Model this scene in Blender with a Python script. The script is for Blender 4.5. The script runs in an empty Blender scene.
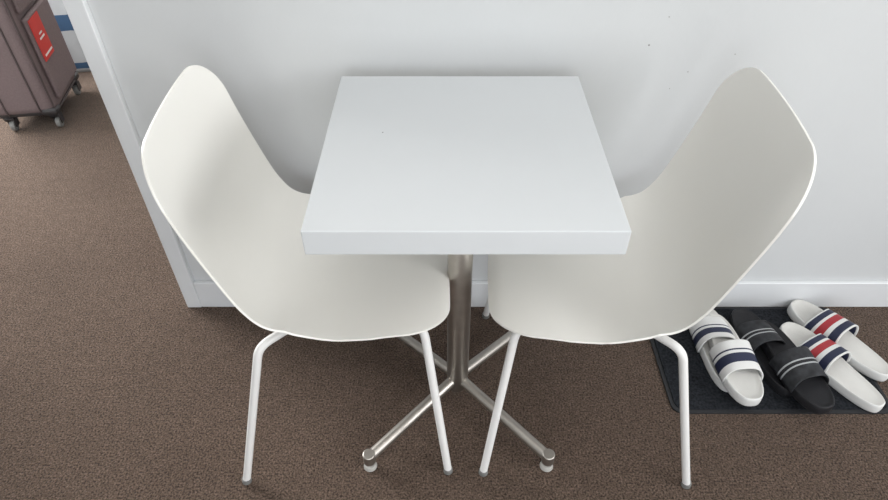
import bpy, bmesh, math, random
from mathutils import Vector, Matrix
random.seed(4)
scene = bpy.context.scene
COL = scene.collection
try:
    scene.view_settings.view_transform = 'Standard'
    scene.view_settings.look = 'None'
except Exception as e:
    print(e)

# ------------------------------------------------------------ materials
def lin(c):
    return tuple(((v/255)/12.92 if v/255 <= 0.04045 else ((v/255+0.055)/1.055)**2.4) for v in c)

def mat(name, rgb, rough=0.5, metal=0.0, noise=0.04, nscale=20, bump=0.0, bscale=200, coat=0.0, sheen=0.0, spec=0.5):
    m = bpy.data.materials.new(name); m.use_nodes = True
    nt = m.node_tree; b = nt.nodes['Principled BSDF']
    c = lin(rgb)
    tc = nt.nodes.new('ShaderNodeTexCoord')
    n = nt.nodes.new('ShaderNodeTexNoise'); n.inputs['Scale'].default_value = nscale; n.inputs['Detail'].default_value = 4
    nt.links.new(tc.outputs['Object'], n.inputs['Vector'])
    r = nt.nodes.new('ShaderNodeValToRGB')
    r.color_ramp.elements[0].position = 0.3; r.color_ramp.elements[1].position = 0.7
    r.color_ramp.elements[0].color = (*[v*(1-noise) for v in c], 1)
    r.color_ramp.elements[1].color = (*[min(1, v*(1+noise)) for v in c], 1)
    nt.links.new(n.outputs['Fac'], r.inputs['Fac'])
    nt.links.new(r.outputs['Color'], b.inputs['Base Color'])
    b.inputs['Roughness'].default_value = rough
    b.inputs['Metallic'].default_value = metal
    b.inputs['Specular IOR Level'].default_value = spec
    b.inputs['Coat Weight'].default_value = coat
    b.inputs['Coat Roughness'].default_value = 0.15
    b.inputs['Sheen Weight'].default_value = sheen
    if bump > 0:
        n2 = nt.nodes.new('ShaderNodeTexNoise'); n2.inputs['Scale'].default_value = bscale; n2.inputs['Detail'].default_value = 3
        nt.links.new(tc.outputs['Object'], n2.inputs['Vector'])
        bp = nt.nodes.new('ShaderNodeBump'); bp.inputs['Strength'].default_value = bump; bp.inputs['Distance'].default_value = 0.002
        nt.links.new(n2.outputs['Fac'], bp.inputs['Height']); nt.links.new(bp.outputs['Normal'], b.inputs['Normal'])
    return m

def carpet_mat():
    m = bpy.data.materials.new('carpet'); m.use_nodes = True
    nt = m.node_tree; b = nt.nodes['Principled BSDF']
    tc = nt.nodes.new('ShaderNodeTexCoord')
    def noise(s, d=3):
        n = nt.nodes.new('ShaderNodeTexNoise'); n.inputs['Scale'].default_value = s; n.inputs['Detail'].default_value = d
        nt.links.new(tc.outputs['Object'], n.inputs['Vector']); return n
    def ramp(src, p0, c0, p1, c1):
        r = nt.nodes.new('ShaderNodeValToRGB')
        r.color_ramp.elements[0].position = p0; r.color_ramp.elements[0].color = (*c0, 1)
        r.color_ramp.elements[1].position = p1; r.color_ramp.elements[1].color = (*c1, 1)
        nt.links.new(src, r.inputs['Fac']); return r
    def mul(a, c):
        mx = nt.nodes.new('ShaderNodeMix'); mx.data_type = 'RGBA'; mx.blend_type = 'MULTIPLY'; mx.inputs['Factor'].default_value = 1.0
        nt.links.new(a, mx.inputs['A']); nt.links.new(c, mx.inputs['B']); return mx.outputs['Result']
    fine = noise(225, 5); mid = noise(38, 3); big = noise(3.0, 3)
    vor = nt.nodes.new('ShaderNodeTexVoronoi'); vor.inputs['Scale'].default_value = 280
    nt.links.new(tc.outputs['Object'], vor.inputs['Vector'])
    r = ramp(fine.outputs['Fac'], .34, lin((52, 43, 37)), .68, lin((122, 104, 92)))
    r1 = ramp(mid.outputs['Fac'], .35, (.89, .89, .89), .65, (1.08, 1.08, 1.08))
    r2 = ramp(big.outputs['Fac'], .3, (.9, .9, .9), .7, (1.06, 1.06, 1.06))
    nt.links.new(mul(mul(r.outputs['Color'], r1.outputs['Color']), r2.outputs['Color']), b.inputs['Base Color'])
    b.inputs['Roughness'].default_value = 1.0
    b.inputs['Specular IOR Level'].default_value = 0.1
    b.inputs['Sheen Weight'].default_value = 0.1
    b.inputs['Sheen Roughness'].default_value = 0.4
    add = nt.nodes.new('ShaderNodeMath'); add.operation = 'ADD'
    nt.links.new(fine.outputs['Fac'], add.inputs[0]); nt.links.new(vor.outputs['Distance'], add.inputs[1])
    bp = nt.nodes.new('ShaderNodeBump'); bp.inputs['Strength'].default_value = 0.9; bp.inputs['Distance'].default_value = 0.0035
    nt.links.new(add.outputs[0], bp.inputs['Height']); nt.links.new(bp.outputs['Normal'], b.inputs['Normal'])
    return m

M_carpet = carpet_mat()
M_wall = mat('wall_paint', (203, 205, 206), 0.75, noise=0.015, nscale=3, bump=0.12, bscale=60)
M_ceil = mat('ceiling_paint', (236, 236, 234), 0.8)
M_trim = mat('trim_gloss', (223, 225, 227), 0.35, noise=0.01)
M_table = mat('table_laminate', (214, 217, 219), 0.45, noise=0.01, nscale=6)
M_chair = mat('chair_plastic', (240, 238, 232), 0.3, noise=0.006, nscale=5, coat=0.12)
M_leg = mat('white_powdercoat', (230, 229, 227), 0.4, noise=0.01)
M_glide = mat('glide_grey', (120, 120, 118), 0.5)
M_steel = mat('brushed_steel', (192, 187, 180), 0.42, metal=1.0, noise=0.06, nscale=40)
M_glidew = mat('glide_translucent_grey', (175, 173, 168), 0.45)
M_mat = mat('door_mat_fibre', (38, 40, 44), 1.0, noise=0.55, nscale=160, bump=0.8, bscale=260, spec=0.1)
M_matedge = mat('door_mat_rubber', (34, 35, 38), 0.7)
M_white = mat('sandal_white', (222, 222, 220), 0.5)
M_foot = mat('sandal_footbed_white', (212, 211, 207), 0.6, bump=0.4, bscale=500)
M_navy = mat('sandal_navy', (34, 40, 66), 0.5)
M_red = mat('sandal_red', (165, 46, 54), 0.5)
M_black = mat('sandal_black', (34, 34, 37), 0.55, bump=0.3, bscale=400, spec=.3)
M_camo = mat('sandal_camo', (44, 45, 48), 0.55, noise=0.55, nscale=45, spec=.3)
M_grey = mat('sandal_light_line', (170, 172, 174), 0.5)
M_case = mat('suitcase_fabric', (119, 104, 104), 0.8, noise=0.1, nscale=150, bump=0.4, bscale=600)
M_piping = mat('suitcase_piping', (82, 71, 71), 0.6)
M_dark = mat('dark_plastic', (52, 49, 50), 0.45)
M_tag = mat('tag_red', (206, 52, 46), 0.5)
M_paper = mat('paper_white', (225, 223, 220), 0.6)
M_blue = mat('bag_blue', (62, 96, 132), 0.55)
M_bag = mat('bag_white', (196, 202, 206), 0.55)
M_frame = mat('window_frame_white', (225, 226, 226), 0.4)
M_scuff = mat('scuff_mark', (150, 150, 148), 0.8)

# ------------------------------------------------------------ helpers
def obj(name, me, mats=(), parent=None, smooth=False):
    o = bpy.data.objects.new(name, me); COL.objects.link(o)
    for m in (mats if isinstance(mats, (list, tuple)) else [mats]): me.materials.append(m)
    if smooth:
        for p in me.polygons: p.use_smooth = True
    if parent: o.parent = parent
    return o

def empty(name, loc=(0, 0, 0), rz=0):
    e = bpy.data.objects.new(name, None); COL.objects.link(e)
    e.location = loc; e.rotation_euler = (0, 0, rz); e.empty_display_size = 0.1
    return e

def boxes(name, lst, m, parent=None, bevel=0.0, seg=3):
    bm = bmesh.new()
    for (x0, x1, y0, y1, z0, z1) in lst:
        mt = Matrix.Translation(((x0+x1)/2, (y0+y1)/2, (z0+z1)/2)) @ Matrix.Diagonal((x1-x0, y1-y0, z1-z0, 1))
        bmesh.ops.create_cube(bm, size=1, matrix=mt)
    me = bpy.data.meshes.new(name); bm.to_mesh(me); bm.free()
    o = obj(name, me, m, parent, smooth=bevel > 0)
    if bevel:
        b = o.modifiers.new('bevel', 'BEVEL'); b.width = bevel; b.segments = seg; b.limit_method = 'ANGLE'
        o.modifiers.new('wn', 'WEIGHTED_NORMAL')
    return o

def cyl(name, p0, p1, r0, r1, m, parent=None, seg=40, bevel=0.0):
    p0 = Vector(p0); p1 = Vector(p1); d = p1-p0
    bm = bmesh.new()
    q = Vector((0, 0, 1)).rotation_difference(d.normalized()).to_matrix().to_4x4()
    bmesh.ops.create_cone(bm, cap_ends=True, segments=seg, radius1=r0, radius2=r1, depth=d.length,
                          matrix=Matrix.Translation((p0+p1)/2) @ q)
    me = bpy.data.meshes.new(name); bm.to_mesh(me); bm.free()
    o = obj(name, me, m, parent, smooth=True)
    if bevel:
        b = o.modifiers.new('bevel', 'BEVEL'); b.width = bevel; b.segments = 3; b.limit_method = 'ANGLE'
    o.modifiers.new('wn', 'WEIGHTED_NORMAL')
    try:
        me.set_sharp_from_angle(angle=math.radians(40))
    except Exception: pass
    return o

def fillet(pts, r):
    pts = [Vector(p) for p in pts]; out = [pts[0]]
    for i in range(1, len(pts)-1):
        a, b, c = pts[i-1], pts[i], pts[i+1]
        d1 = (a-b); d2 = (c-b)
        k = min(r, d1.length*0.48, d2.length*0.48)
        s = b+d1.normalized()*k; e = b+d2.normalized()*k
        for j in range(9):
            t = j/8; out.append(s*(1-t)**2+b*2*t*(1-t)+e*t*t)
    out.append(pts[-1]); return out

def tube(name, pts, rad, m, parent=None, r=0.0, cyclic=False):
    if r: pts = fillet(pts, r)
    cu = bpy.data.curves.new(name, 'CURVE'); cu.dimensions = '3D'
    sp = cu.splines.new('POLY'); sp.points.add(len(pts)-1)
    for p, q in zip(sp.points, pts): p.co = (*q, 1)
    sp.use_cyclic_u = cyclic
    cu.bevel_depth = rad; cu.bevel_resolution = 5; cu.use_fill_caps = True
    tmp = bpy.data.objects.new(name+'_c', cu); COL.objects.link(tmp)
    dg = bpy.context.evaluated_depsgraph_get()
    me = bpy.data.meshes.new_from_object(tmp.evaluated_get(dg))
    bpy.data.objects.remove(tmp)
    me.materials.clear()
    return obj(name, me, m, parent, smooth=True)

# ------------------------------------------------------------ room
YW = 1.257
XR, XL, YB, YF, HC = 2.6, -3.2, -2.5, 4.6, 2.5
boxes('floor', [(XL-.1, XR+.1, YB-.1, YF+.1, -0.1, 0)], M_carpet)
boxes('ceiling', [(XL-.1, XR+.1, YB-.1, YF+.1, HC, HC+0.1)], M_ceil)
boxes('wall_north', [(-0.752, XR, YW, YW+0.11, 0, HC), (XL, -1.75, YW, YW+0.11, 0, HC), (-1.75, -0.752, YW, YW+0.11, 2.1, HC)], M_wall)
boxes('wall_east', [(XR, XR+.1, YB, -1.3, 0, HC), (XR, XR+.1, 0.5, YF, 0, HC), (XR, XR+.1, -1.3, 0.5, 0, 0.8), (XR, XR+.1, -1.3, 0.5, 2.2, HC)], M_wall)
boxes('wall_west', [(XL-.1, XL, YB, 2.0, 0, HC), (XL-.1, XL, 3.8, YF, 0, HC), (XL-.1, XL, 2.0, 3.8, 0, 0.8), (XL-.1, XL, 2.0, 3.8, 2.2, HC)], M_wall)
boxes('wall_south', [(XL, -1.2, YB-.1, YB, 0, HC), (1.4, XR, YB-.1, YB, 0, HC), (-1.2, 1.4, YB-.1, YB, 0, 0.3), (-1.2, 1.4, YB-.1, YB, 2.2, HC)], M_wall)
boxes('wall_far', [(XL, XR, YF, YF+.1, 0, HC)], M_wall)
boxes('baseboard_north', [(-0.716, XR, YW-0.014, YW, 0, 0.1)], M_trim, bevel=0.003)
boxes('baseboard_far', [(XL, XR, YF-0.014, YF, 0, 0.1)], M_trim, bevel=0.003)
boxes('trim_1', [(-0.758, -0.716, YW-0.016, YW, 0, 2.1), (-0.758, -0.752, YW, YW+.11, 0, 2.1)], M_trim, bevel=0.003)
boxes('trim_2', [(-1.80, -1.745, YW-0.014, YW, 0, 2.1)], M_trim, bevel=0.003)
def frame_x(name, x, y0, y1, z0, z1):
    t = 0.05
    boxes(name, [(x-.03, x+.03, y0, y0+t, z0, z1), (x-.03, x+.03, y1-t, y1, z0, z1), (x-.03, x+.03, y0+t, y1-t, z0, z0+t),
                 (x-.03, x+.03, y0+t, y1-t, z1-t, z1), (x-.02, x+.02, (y0+y1)/2-.025, (y0+y1)/2+.025, z0+t, z1-t)], M_frame)
frame_x('window_1', XR+.05, -1.3, 0.5, 0.8, 2.2)
frame_x('window_2', XL-.05, 2.0, 3.8, 0.8, 2.2)
boxes('window_3', [(-1.2, -1.15, YB-.08, YB-.02, .3, 2.2), (1.35, 1.4, YB-.08, YB-.02, .3, 2.2), (-1.15, 1.35, YB-.08, YB-.02, .3, .35),
                   (-1.15, 1.35, YB-.08, YB-.02, 2.15, 2.2), (.075, .125, YB-.07, YB-.03, .35, 2.15)], M_frame)

wn = bpy.data.objects['wall_north']
for i, (x, z, r) in enumerate([(0.432, 0.80, .002), (0.46, 0.86, .0012), (0.53, 0.74, .0012), (0.62, .78, .0012), (0.50, .70, .001)]):
    cyl('nail_hole_%d' % i, (x, YW-0.0006, z), (x, YW+0.002, z), r, r, M_scuff, wn, seg=12)

# ------------------------------------------------------------ cafe table
TX, TY, TH = 0.034, 0.9455, 0.762
t = empty('cafe_table', (TX, TY, 0))
boxes('tabletop', [(-.247, .2445, -.248, .2475, TH-.047, TH)], M_table, t, bevel=0.0018)
cyl('tabletop_nick', (-.145, .028, TH-.001), (-.145, .028, TH+.0003), .0014, .0014, M_glide, t, seg=10)
boxes('mounting_plate', [(-.12, .12, -.03, .03, TH-.0534, TH-.047), (-.03, .03, -.12, .12, TH-.0534, TH-.047)], M_steel, t, bevel=.001)
cyl('pole', (0, 0, 0.042), (0, 0, TH-.052), .0265, .0265, M_steel, t)
cyl('pole_collar', (0, 0, TH-.075), (0, 0, TH-.052), .031, .035, M_steel, t)
cyl('hub_cap', (0, 0, 0.030), (0, 0, 0.043), .022, .0270, M_steel, t, bevel=.002)
for i in range(4):
    a = math.radians(45+90*i); c, s = math.cos(a), math.sin(a); R_ = .293
    tube('base_leg_%d' % (i+1), [(c*.012, s*.012, .068), (c*(R_+.002), s*(R_+.002), .040)], .0130, M_steel, t)
    cyl('leg_cap_%d' % (i+1), (c*R_, s*R_, .022), (c*R_, s*R_, .055), .0145, .0145, M_steel, t, bevel=.003)
    cyl('glide_stem_%d' % (i+1), (c*R_, s*R_, .008), (c*R_, s*R_, .024), .006, .006, M_steel, t)
    cyl('glide_%d' % (i+1), (c*R_, s*R_, 0), (c*R_, s*R_, .010), .0165, .0125, M_glidew, t, bevel=.002)

# ------------------------------------------------------------ chairs
def catmull(P, n):
    P = [Vector(p) for p in P]; P = [P[0]*2-P[1]]+P+[P[-1]*2-P[-2]]
    out = []
    for i in range(1, len(P)-2):
        for j in range(n):
            t_ = j/n; a, b, c, d = P[i-1:i+3]
            out.append(0.5*((2*b)+(c-a)*t_+(2*a-5*b+4*c-d)*t_*t_+(3*b-a-3*c+d)*t_**3))
    out.append(P[-2]); return out

PROF = [(-.004, .430), (.018, .440), (.06, .4425), (.12, .437), (.19, .426), (.27, .419), (.335, .428), (.383, .460), (.414, .515),
        (.434, .59), (.449, .67), (.463, .76), (.479, .840)]
EDGE = [(0, .004), (.06, .007), (.12, .012), (.2, .018), (.28, .026), (.36, .046), (.42, .058), (.50, .052), (.60, .045), (.72, .036), (.85, .024), (1.0, .014)]
def interp(tab, x):
    for (a, b), (c, d) in zip(tab, tab[1:]):
        if x <= c:
            return b+(d-b)*(x-a)/(c-a)
    return tab[-1][1]

def chair_shell(parent):
    import bisect
    cv = catmull([(p[0], p[1], 0) for p in PROF], 20)
    L = [0]
    for a, b in zip(cv, cv[1:]): L.append(L[-1]+(b-a).length)
    T = L[-1]
    def at(s):
        s = max(0, min(T, s))
        i = min(max(bisect.bisect_right(L, s)-1, 0), len(cv)-2)
        k = (s-L[i])/(L[i+1]-L[i]); p = cv[i].lerp(cv[i+1], k)
        j0, j1 = max(i-3, 0), min(i+4, len(cv)-1)
        tg = (cv[j1]-cv[j0]).normalized()
        return p, Vector((-tg.y, tg.x, 0))
    W = .208; NS, NW = 72, 48
    bm = bmesh.new(); grid = []
    for j in range(NW+1):
        w = math.sin((j/NW-0.5)*math.pi); y = w*W
        def off2(r, c):
            e = abs(y)-(W-r)
            return (0 if e <= 0 else r-math.sqrt(max(0, r*r-e*e)))+c*(w*w)
        s0 = off2(.085, .012); s1 = T-off2(.086, .006)
        col = []
        for i in range(NS+1):
            s = s0+(s1-s0)*i/NS
            p, n = at(s); q = s/T
            h = interp(EDGE, q)
            k = interp([(0, .955), (.2, 1.0), (.45, 1.0), (.6, 1.0), (.85, 1.0), (1, .985)], q)
            pos = p+n*(h*abs(w)**2.3)
            col.append(bm.verts.new((.23-pos.x, y*k, pos.y)))
        grid.append(col)
    for j in range(NW):
        for i in range(NS):
            bm.faces.new((grid[j][i], grid[j][i+1], grid[j+1][i+1], grid[j+1][i]))
    bmesh.ops.recalc_face_normals(bm, faces=bm.faces)
    me = bpy.data.meshes.new('shell'); bm.to_mesh(me); bm.free()
    if sum(p.normal.z for p in me.polygons) < 0: me.flip_normals()
    o = obj('shell', me, M_chair, parent, smooth=True)
    sd = o.modifiers.new('solid', 'SOLIDIFY'); sd.thickness = .0042; sd.offset = -1; sd.use_rim = True
    bv = o.modifiers.new('bevel', 'BEVEL'); bv.width = .0016; bv.segments = 3; bv.limit_method = 'ANGLE'; bv.angle_limit = math.radians(50)
    return o

def chair(loc, rz):
    e = empty('dining_chair', loc, rz)
    chair_shell(e)
    for sgn, nm in ((-1, 'right'), (1, 'left')):
        tube('rear_leg_'+nm, [(-.243, sgn*.245, .006), (-.147, sgn*.183, .406), (-.05, sgn*.10, .407)], .009, M_leg, e, r=.026)
        tube('front_leg_'+nm, [(.222, sgn*.243, .006), (.176, sgn*.160, .416), (.12, sgn*.09, .412)], .009, M_leg, e, r=.03)
        tube('under_rail_'+nm, [(-.05, sgn*.10, .407), (.12, sgn*.09, .412)], .009, M_leg, e)
        for k, p in enumerate([(-.243, sgn*.245), (.222, sgn*.243)]):
            cyl('glide_%s_%d' % (nm, k+1), (p[0], p[1], 0), (p[0], p[1]*.998, .014), .011, .0102, M_glide, e, seg=24, bevel=.002)
    tube('cross_bar_1', [(.12, -.09, .412), (.12, .09, .412)], .008, M_leg, e)
    tube('cross_bar_2', [(-.05, -.10, .407), (-.05, .10, .407)], .008, M_leg, e)
    for k, (x, y) in enumerate([(.12, -.08), (.12, .08), (-.05, -.08), (-.05, .08)]):
        cyl('seat_mount_%d' % (k+1), (x, y, .40), (x, y, .413 if x < 0 else .430), .013, .013, M_leg, e, seg=20)
    return e
chair((-.224, .957, 0), math.radians(2.8))
chair((.328, .950, 0), math.radians(180-3.5))

# ------------------------------------------------------------ door mat
def rounded_slab(name, x0, x1, y0, y1, z0, z1, r, m, parent):
    bm = bmesh.new(); ring = []
    for cx, cy, a0 in ((x1-r, y1-r, 0), (x0+r, y1-r, 90), (x0+r, y0+r, 180), (x1-r, y0+r, 270)):
        for k in range(9):
            a = math.radians(a0+90*k/8); ring.append((cx+r*math.cos(a), cy+r*math.sin(a)))
    vs = [bm.verts.new((x, y, z0)) for x, y in ring]; f = bm.faces.new(vs)
    ex = bmesh.ops.extrude_face_region(bm, geom=[f])
    for v in ex['geom']:
        if isinstance(v, bmesh.types.BMVert): v.co.z = z1
    bmesh.ops.recalc_face_normals(bm, faces=bm.faces)
    me = bpy.data.meshes.new(name); bm.to_mesh(me); bm.free()
    return obj(name, me, m, parent)
dm = empty('door_mat', (.859, 1.059, 0))
rounded_slab('rubber_border', -.281, .281, -.180, .180, 0, .005, .028, M_matedge, dm)
rounded_slab('fibre_pile', -.271, .271, -.170, .170, .003, .008, .022, M_mat, dm)

# ------------------------------------------------------------ slide sandals
def sandal(loc, rz, soleM, footM, rows, L=.285):
    e = empty('slide_sandal', loc, rz)
    N = 64
    def outline(sc, z, zt=0):
        out = []
        for i in range(N):
            a = 2*math.pi*i/N; sn, cs = math.sin(a), math.cos(a)
            y = L/2*math.copysign(abs(sn)**.9, sn)
            yy = y/(L/2)
            W = .0460+.0055*math.sin(max(-1, min(1, (yy-.05)*1.3))*math.pi/2)-.003*math.exp(-((yy+.15)/.3)**2)
            x = W*math.copysign(abs(cs)**.72, cs)+.003*math.sin(yy*2.2)
            x *= sc; y = y-(1-sc)*.05*yy
            out.append((x, y, z+zt*(yy*yy)))
        return out
    rings = [outline(.93, 0), outline(.985, .003), outline(1.0, .010), outline(.985, .021), outline(.975, .027, .002), outline(.93, .0285, .003),
             outline(.86, .0265, .002), outline(.6, .024, .001), outline(.25, .0235)]
    bm = bmesh.new(); R = [[bm.verts.new(p) for p in r] for r in rings]
    for k in range(len(R)-1):
        for i in range(N):
            f = bm.faces.new((R[k][i], R[k][(i+1) % N], R[k+1][(i+1) % N], R[k+1][i])); f.material_index = 1 if k >= 5 else 0
    f = bm.faces.new(R[-1]); f.material_index = 1
    bm.faces.new(list(reversed(R[0])))
    bmesh.ops.recalc_face_normals(bm, faces=bm.faces)
    me = bpy.data.meshes.new('sole'); bm.to_mesh(me); bm.free()
    obj('sole', me, [soleM, footM], e, smooth=True)
    bm = bmesh.new(); nr = len(rows)*2; na = 28; G = []
    mats = []
    for m_ in rows:
        if m_ not in mats: mats.append(m_)
    for i in range(nr+1):
        v = i/nr
        row = []
        for j in range(na+1):
            a = math.pi*j/na; c, s = math.cos(a), math.sin(a)
            half = .041+.006*abs(c)**3
            y = .0275+(v-.5)*2*half
            hgt = .060-.014*v
            x = (.0505-.0005*v)*math.copysign(abs(c)**.75, c)+.001
            z = .012+hgt*abs(s)**.8
            row.append(bm.verts.new((x, y, z)))
        G.append(row)
    for i in range(nr):
        for j in range(na):
            f = bm.faces.new((G[i][j], G[i][j+1], G[i+1][j+1], G[i+1][j])); f.material_index = mats.index(rows[i//2])
    bmesh.ops.recalc_face_normals(bm, faces=bm.faces)
    me = bpy.data.meshes.new('strap'); bm.to_mesh(me); bm.free()
    if sum(p.normal.z for p in me.polygons) < 0: me.flip_normals()
    o = obj('strap', me, mats, e, smooth=True)
    sd = o.modifiers.new('s', 'SOLIDIFY'); sd.thickness = .004; sd.offset = 0
    return e
Wm, Nv, Rd, Bk, Cm, Gr = M_white, M_navy, M_red, M_black, M_camo, M_grey
rowsA = [Wm]*4+[Nv]*5+[Wm]*2+[Nv]+[Wm]*8
rowsB = [Wm]*6+[Nv]+[Wm]*2+[Nv]*6+[Wm]*5
rowsE = [Wm]+[Nv]*5+[Wm]*3+[Rd]*5+[Wm]*2+[Nv]*4+[Wm]
rowsC = [Cm]*8+[Gr]+[Bk]*2+[Gr]+[Cm]*9
Z0 = .008
sandal((.740, 1.078, Z0), math.radians(0), Wm, M_foot, rowsA)
sandal((.757, 1.018, Z0+.0275), math.radians(183), Wm, M_foot, rowsB)
sandal((.866, 1.064, Z0), math.radians(9), Bk, Bk, rowsC)
sandal((.906, .993, Z0+.0275), math.radians(192), Bk, Bk, rowsC)
sandal((1.088, 1.104, Z0), math.radians(30), Wm, M_foot, rowsE, L=.300)
sandal((1.023, 1.014, Z0), math.radians(28), Wm, M_foot, rowsE, L=.305)

# ------------------------------------------------------------ suitcase
sc = empty('suitcase', (-1.575, 2.245, 0), math.radians(10))
WX, DY, ZB, ZT = .245, .34, .065, .64
boxes('body', [(-WX, 0, 0, DY, ZB, ZT)], M_case, sc, bevel=.035, seg=5)
boxes('side_pocket', [(0.0, .022, .04, DY-.04, ZB+.05, ZT-.2)], M_case, sc, bevel=.015, seg=4)
boxes('upper_pocket', [(0.0, .018, .04, DY-.04, ZT-.18, ZT-.05)], M_case, sc, bevel=.014, seg=4)
def rr(c0, c1, z0, z1, r):
    pts = []
    for cx, cz, a0 in ((c1-r, z1-r, 0), (c0+r, z1-r, 90), (c0+r, z0+r, 180), (c1-r, z0+r, 270)):
        for k in range(7):
            a = math.radians(a0+90*k/6); pts.append((cx+r*math.cos(a), cz+r*math.sin(a)))
    return pts
for i, x in enumerate((-.006, -.06, -WX+.06, -WX+.006)):
    g = .008 if i in (0, 3) else 0
    tube('piping_%d' % (i+1), [(x, p[0], p[1]) for p in rr(g-.001, DY+.001-g, ZB-.001+g, ZT+.001-g, .036)], .004, M_piping, sc, cyclic=True)
boxes('base_rim', [(-WX+.01, -.01, .01, DY-.01, ZB-.006, ZB+.03)], M_dark, sc, bevel=.01)
boxes('corner_guard_1', [(-.06, .004, -.004, .05, ZB-.004, ZB+.03)], M_dark, sc, bevel=.014)
boxes('corner_guard_2', [(-.06, .004, DY-.05, DY+.004, ZB-.004, ZB+.03)], M_dark, sc, bevel=.014)
tube('top_handle', [(-WX/2, .08, ZT-.005), (-WX/2, .09, ZT+.04), (-WX/2, DY-.09, ZT+.04), (-WX/2, DY-.08, ZT-.005)], .011, M_dark, sc, r=.03)
boxes('red_tag', [(.023, .026, .045, .150, .27, .43)], M_tag, sc)
boxes('tag_text', [(.0262, .0275, .06, .14, .285, .292), (.0262, .0275, .075, .125, .345, .352), (.0262, .0275, .085, .115, .362, .368)], M_paper, sc)
boxes('white_label', [(-.235, -.165, -.003, 0.001, .235, .270)], M_paper, sc)
for i, (x, y) in enumerate([(-.03, .03), (-WX+.04, .03), (-.03, DY-.03), (-WX+.04, DY-.03)]):
    cyl('caster_swivel_%d' % (i+1), (x, y, .045), (x, y, ZB), .018, .02, M_dark, sc, seg=20)
    boxes('caster_fork_%d' % (i+1), [(x-.002, x+.002, y-.018, y+.016, .018, .055), (x+.022, x+.026, y-.018, y+.016, .018, .055), (x+.002, x+.022, y-.016, y+.016, .047, .055)], M_dark, sc, bevel=.001)
    cyl('caster_wheel_%d' % (i+1), (x+.003, y-.008, .022), (x+.021, y-.008, .022), .022, .022, M_glide, sc, seg=28, bevel=.004)

# ------------------------------------------------------------ white and blue carrier bag
sb = empty('shopping_bag', (-1.80, 2.82, 0), math.radians(14))
bm = bmesh.new(); R = []
for z, hx, hy in ((0, .15, .085), (.02, .155, .09), (.05, .158, .09), (.20, .16, .088), (.27, .16, .075), (.36, .157, .055), (.42, .155, .045)):
    ring = []
    for k in range(40):
        a = 2*math.pi*k/40
        x = hx*math.copysign(abs(math.cos(a))**.35, math.cos(a)); y = hy*math.copysign(abs(math.sin(a))**.35, math.sin(a))
        w = .006*math.sin(k*1.7+z*30)*(z > .01)
        ring.append(bm.verts.new((x, y+w, z)))
    R.append(ring)
for a_, b_ in zip(R, R[1:]):
    for k in range(40):
        f = bm.faces.new((a_[k], a_[(k+1) % 40], b_[(k+1) % 40], b_[k])); f.material_index = 1 if (a_ is R[1] or a_ is R[3]) else 0
bm.faces.new(list(reversed(R[0])))
me = bpy.data.meshes.new('bag_body'); bm.to_mesh(me); bm.free()
o = obj('bag_body', me, [M_bag, M_blue], sb, smooth=True)
s_ = o.modifiers.new('s', 'SOLIDIFY'); s_.thickness = .002
for i, y in enumerate((-.045, .045)):
    tube('bag_handle_%d' % (i+1), [(-.07, y, .40), (-.06, y, .52), (.06, y, .52), (.07, y, .40)], .006, M_blue, sb, r=.05)

# ------------------------------------------------------------ lights
def area(name, loc, target, sx, sy, energy, color):
    l = bpy.data.lights.new(name, 'AREA'); l.shape = 'RECTANGLE'; l.size = sx; l.size_y = sy; l.energy = energy; l.color = color
    o = bpy.data.objects.new(name, l); COL.objects.link(o); o.location = loc
    d = Vector(target)-Vector(loc); o.rotation_euler = d.to_track_quat('-Z', 'Y').to_euler()
area('daylight_east', (XR-.02, -.4, 1.5), (0, -.4, 1.5), 1.7, 1.3, 58, (1, .998, .99))
area('daylight_south', (.1, YB+.02, 1.25), (.1, 0, 1.25), 2.4, 1.8, 42, (1, 1, 1))
area('daylight_west', (XL+.02, 2.9, 1.5), (0, 2.9, 1.5), 1.7, 1.3, 225, (1, .99, .975))
area('overhead_fill', (.2, -.3, HC-.02), (.2, -.3, 0), 1.2, 1.2, 10, (1, .99, .98))  # added fill light to lift tabletop and seats, no actual fixture here
w = bpy.data.worlds.new('world'); scene.world = w; w.use_nodes = True
nt = w.node_tree; bg = nt.nodes['Background']
sky = nt.nodes.new('ShaderNodeTexSky')
try:
    sky.sky_type = 'NISHITA'; sky.sun_disc = False; sky.sun_elevation = math.radians(40)
except Exception: pass
nt.links.new(sky.outputs['Color'], bg.inputs['Color']); bg.inputs['Strength'].default_value = 0.12

# ------------------------------------------------------------ camera
cd = bpy.data.cameras.new('camera'); cd.sensor_width = 36; cd.lens = 620/888*36; cd.clip_start = .02
cam = bpy.data.objects.new('camera', cd); COL.objects.link(cam)
cam.location = (0, 0, 1.36)
cam.rotation_euler = (math.radians(90-42.3), 0, 0)
scene.camera = cam
